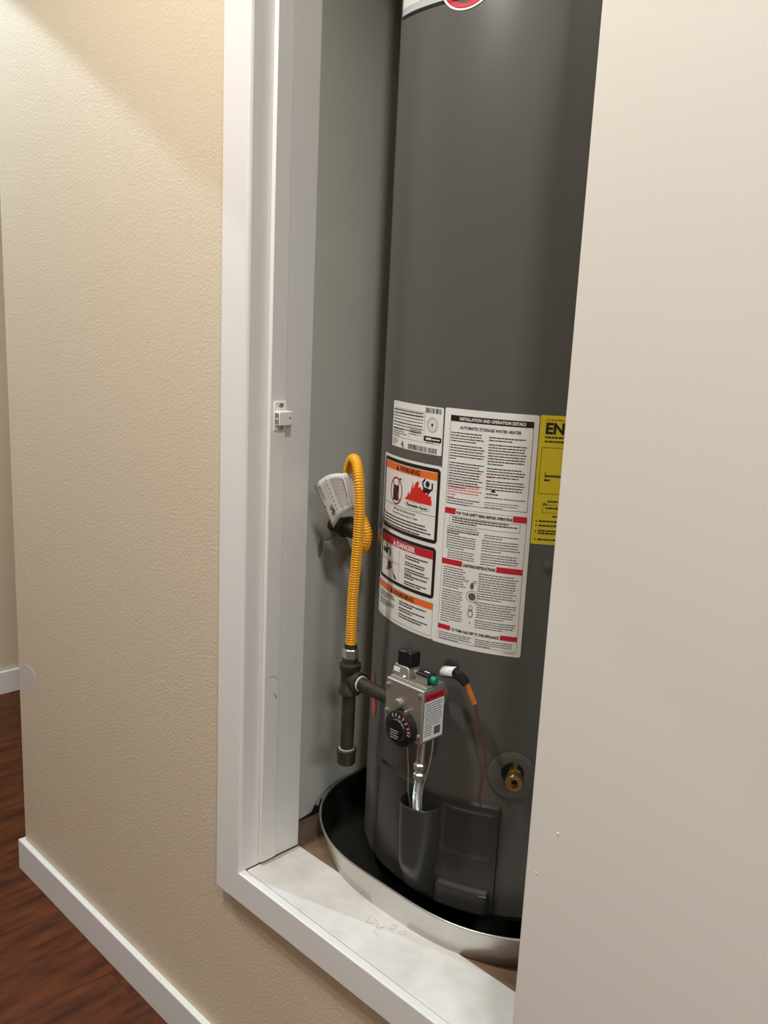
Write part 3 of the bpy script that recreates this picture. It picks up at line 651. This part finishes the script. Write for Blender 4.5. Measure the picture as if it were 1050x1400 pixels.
MB().lathe([(.0118, 0), (.0118, .010)], (TX, TY, TZ+.024), n=6).build('hex_adapter', IRON, dl)

gh = empty('gas_hose', (TX, TY, TZ+.034), 'yellow corrugated flexible gas hose looping up beside the heater', 'hose')
MB().lathe([(.0122, 0), (.0122, .013), (.0108, .0145)], (TX, TY, TZ+.034), n=6).build('flare_nut', ZINC, gh)
MB().lathe([(.0098, 0), (.0098, .007)], (TX, TY, TZ+.0475), n=20).build('collar', IRON, gh, smooth=True)
SY, SZ = 1.020, .988
path = [(TX, TY, TZ+.052), (TX-.0005, TY, .885), (-.9265, TY, .93), (-.9225, TY, .985), (-.9195, TY, 1.040), (-.9200, .882, 1.080), (-.9260, .884, 1.112), (-.9420, .893, 1.133), (-.9640, .905, 1.132), (-.9830, .917, 1.108), (-.9795, .9235, 1.080), (-.9725, .9325, 1.050), (-.9575, .9360, 1.019), (-.9640, .9390, .996), (-.9900, .9580, .986), (-1.0170, .9860, .986), (-1.0330, 1.0080, .987), (-1.050, SY, SZ)]
pp = catmull(path, .00095)
MB().tube(pp, lambda i: (.0083, .0081, .0068, .0070)[i % 4], 18).build('corrugated_tube', HOSE, gh, smooth=True, angle=85)
MB().lathe([(.0118, 0), (.0118, .012), (.0095, .016)], (-1.063, SY, SZ), (1, 0, 0), n=6).build('flare_nut', ZINC, gh)

gs = empty('gas_stub', (CX0, SY, SZ), 'dark gas shutoff stub with round wall plate behind the paper tag', 'pipe')
MB().lathe([(.0290, .0005), (.0285, .003), (.022, .0065), (.013, .009)], (CX0, SY, SZ), (1, 0, 0), n=36).build('escutcheon', mat('painted_escutcheon', srgb(176, 172, 160), .5), gs, smooth=True)
MB().cyl((CX0+.001, SY, SZ), (-1.104, SY, SZ), .0107).build('stub_pipe', IRON, gs, smooth=True)
MB().lathe([(.012, 0), (.0165, .004), (.0165, .010), (.013, .014), (.0145, .022), (.0145, .028), (.011, .034), (.011, .042)], (-1.106, SY, SZ), (1, 0, 0), n=24).build('shutoff_valve', IRON, gs, smooth=True)
MB().box(-1.091, -1.081, SY-.005, SY+.005, SZ+.014, SZ+.019).box(-1.090, -1.082, SY-.034, SY+.004, SZ+.019, SZ+.022).build('lever', IRON, gs, bevel=.001)

# paper tag hung on the back run of the hose
tg = empty('paper_tag', (-1.0, .925, 1.0), 'curled white printed paper tag hanging on the yellow hose', 'tag')
A, Bv = Vector((-.9835, .9065, 1.109)), Vector((-.9735, .9205, 1.053))       # along the hose
C_, D_ = Vector((-1.0760, .930, 1.0725)), Vector((-1.0270, .930, 1.0135))  # free edge
def tagP(u, v, lift=0):      # u 0 at hose .. 1 free edge, v along the hose
    p = A.lerp(Bv, v).lerp(C_.lerp(D_, v), u); b = math.sin(math.pi*u)*.013
    n = Vector((.62, -.75, .25)).normalized()
    return p+n*(b+lift)+Vector((0, 0, .006*math.sin(math.pi*u)))
us, vsx = lin(0, 1, 18), lin(0, 1, 8)
sh = MB().grid(lambda u, v: tagP(u, v), us, vsx).build('sheet', PAPER, tg, smooth=True, solid=.0005)
MB().grid(lambda u, v: A.lerp(Bv, v)+Vector((.0105*math.sin(u*3.6), .0105*(1-math.cos(u*3.6)), .004*math.sin(u*3.6))), lin(0, 1, 12), vsx).build('wrapped_end', PAPER, tg, smooth=True, solid=.0005)
d = MB(); e2 = MB(); R_ = random.Random(12)
def tq(mb, u0, u1, v0, v1):
    mb.add([tagP(u0, v0, .0015), tagP(u1, v0, .0015), tagP(u1, v1, .0015), tagP(u0, v1, .0015)], [(0, 1, 2, 3)])
for i in range(11):
    u = .10+i*.036; v = .10 if i > 1 else .12
    end = .90-.06*R_.random()
    while v < end:
        L = R_.uniform(.04, .12); tq(d, u, u+.013, v, min(v+L, end)); v += L+.018
for i in range(7):
    u = .83+i*.014; v = .08
    while v < .42: L = R_.uniform(.03, .08); tq(d, u, u+.006, v, min(v+L, .42)); v += L+.015
for i in range(8): tq(d, .585+(i % 2)*.012, .615+(i % 2)*.012, .08+i*.10, .125+i*.10)
d.build('printed_text', mat('tag_grey_ink', srgb(132, 122, 116), .6), tg, fix=False)
for i in range(10):
    for j in range(7):
        if R_.random() < .58: tq(e2, .70+j*.020, .719+j*.020, .62+i*.025, .644+i*.025)
tq(e2, .70, .706, .06, .50); tq(e2, .945, .97, .50, .56)
e2.build('printed_block', INK, tg, fix=False)
d = MB()
for i in range(2): tq(d, .06+i*.018, .072+i*.018, .15, .62)
d.build('red_text', mat('tag_red_ink', srgb(186, 120, 110), .6), tg, fix=False)

# ------------------------------------------------------------------ door catch on the stop
dcx = XST
ct = empty('door_catch', (dcx, .855, 1.166), 'small white plastic door catch screwed to the jamb', 'catch')
box('base_plate', (dcx, dcx+.0025, .8395, .8625, 1.1665, 1.2105), LATCHW, ct, bevel=.0008)
cb = box('catch_body', (dcx+.0022, dcx+.0135, .8400, .8660, 1.1755, 1.1965), LATCHW, ct, bevel=.0012)
for i in range(2):
    for j in range(3): box('slot', (dcx+.0035+j*.0032, dcx+.0056+j*.0032, .8397, .8402, 1.1775+i*.0090, 1.1850+i*.0090), mat('slot_grey', srgb(70, 70, 68), .6), cb)
MB().lathe([(.0016, 0), (.0016, .0003)], (dcx+.0134, .8605, 1.1865), (1, 0, 0), n=12).build('pin_hole', MATS['slot_grey'], cb)
for z in (1.2045, 1.1715): MB().lathe([(.0040, 0), (.0040, .0012), (.002, .0020)], (dcx+.0024, .851, z), (1, 0, 0), n=16).build('screw', ZINC, ct, smooth=True)

# ------------------------------------------------------------------ wear and small marks
wm = bpy.data.objects['wall_closet_left']
def wall_stain(pts, m_=STAIN): MB().add([(CX0+.0004, y, z) for y, z in pts], [tuple(range(len(pts)))]).build('stain', m_, wm, fix=False)
wall_stain([(1.004, .966), (1.009, .955), (1.007, .938), (1.002, .928), (.998, .932), (.996, .944), (.999, .955)])
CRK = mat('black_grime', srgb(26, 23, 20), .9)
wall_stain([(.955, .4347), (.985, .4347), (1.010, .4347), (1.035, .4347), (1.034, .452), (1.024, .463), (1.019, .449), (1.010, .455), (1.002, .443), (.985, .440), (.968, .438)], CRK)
def pencil(name, pts, fn, parent, wd=.0007, m_=mat('pencil_line', srgb(168, 160, 146), .8)):
    mb = MB()
    for (a, b), (c_, e_) in zip(pts, pts[1:]):
        L = math.hypot(c_-a, e_-b) or 1; nx, ny = -(e_-b)/L*wd/2, (c_-a)/L*wd/2
        mb.add([fn(a-nx, b-ny), fn(c_-nx, e_-ny), fn(c_+nx, e_+ny), fn(a+nx, b+ny)], [(0, 1, 2, 3)])
    o = mb.build(name, m_, parent, fix=False); o['kind'] = 'stuff'; return o
so = bpy.data.objects['sill_closet']; zt = ZS-.0010
SF = lambda a, b: (a, b, zt)
pencil('pencil_mark', [(-.858, .881), (-.852, .868), (-.843, .872), (-.842, .880), (-.850, .884)], SF, so)
pencil('pencil_mark', [(-.838, .880), (-.832, .870), (-.826, .881), (-.830, .862), (-.816, .858)], SF, so)
pencil('pencil_mark', [(-.822, .893), (-.815, .897), (-.812, .890), (-.820, .884), (-.810, .884)], SF, so)
pencil('pencil_mark', [(-.802, .893), (-.797, .897), (-.793, .892), (-.797, .886), (-.803, .890)], SF, so)
st = bpy.data.objects['trim_8']; JF = lambda a, b: (XST+.0003, a, b)
DK = mat('scuff_dark', srgb(92, 90, 88), .8)
pencil('scuff', [(.842, .770), (.848, .772), (.855, .768), (.860, .762)], JF, st, .0007, DK)
pencil('scuff', [(.852, .742), (.8535, .737)], JF, st, .0014, DK)
pencil('scuff', [(.856, .737), (.8572, .731)], JF, st, .0016, DK)
for x, z, q in ((-.455, .824, .0016), (-.477, .768, .0013)):
    MB().lathe([(q, 0), (q*.8, .0006), (q*.3, .0008)], (x, DY0, z), (0, -1, 0), n=7).build('paint_nib', DOORM, dr, smooth=True)
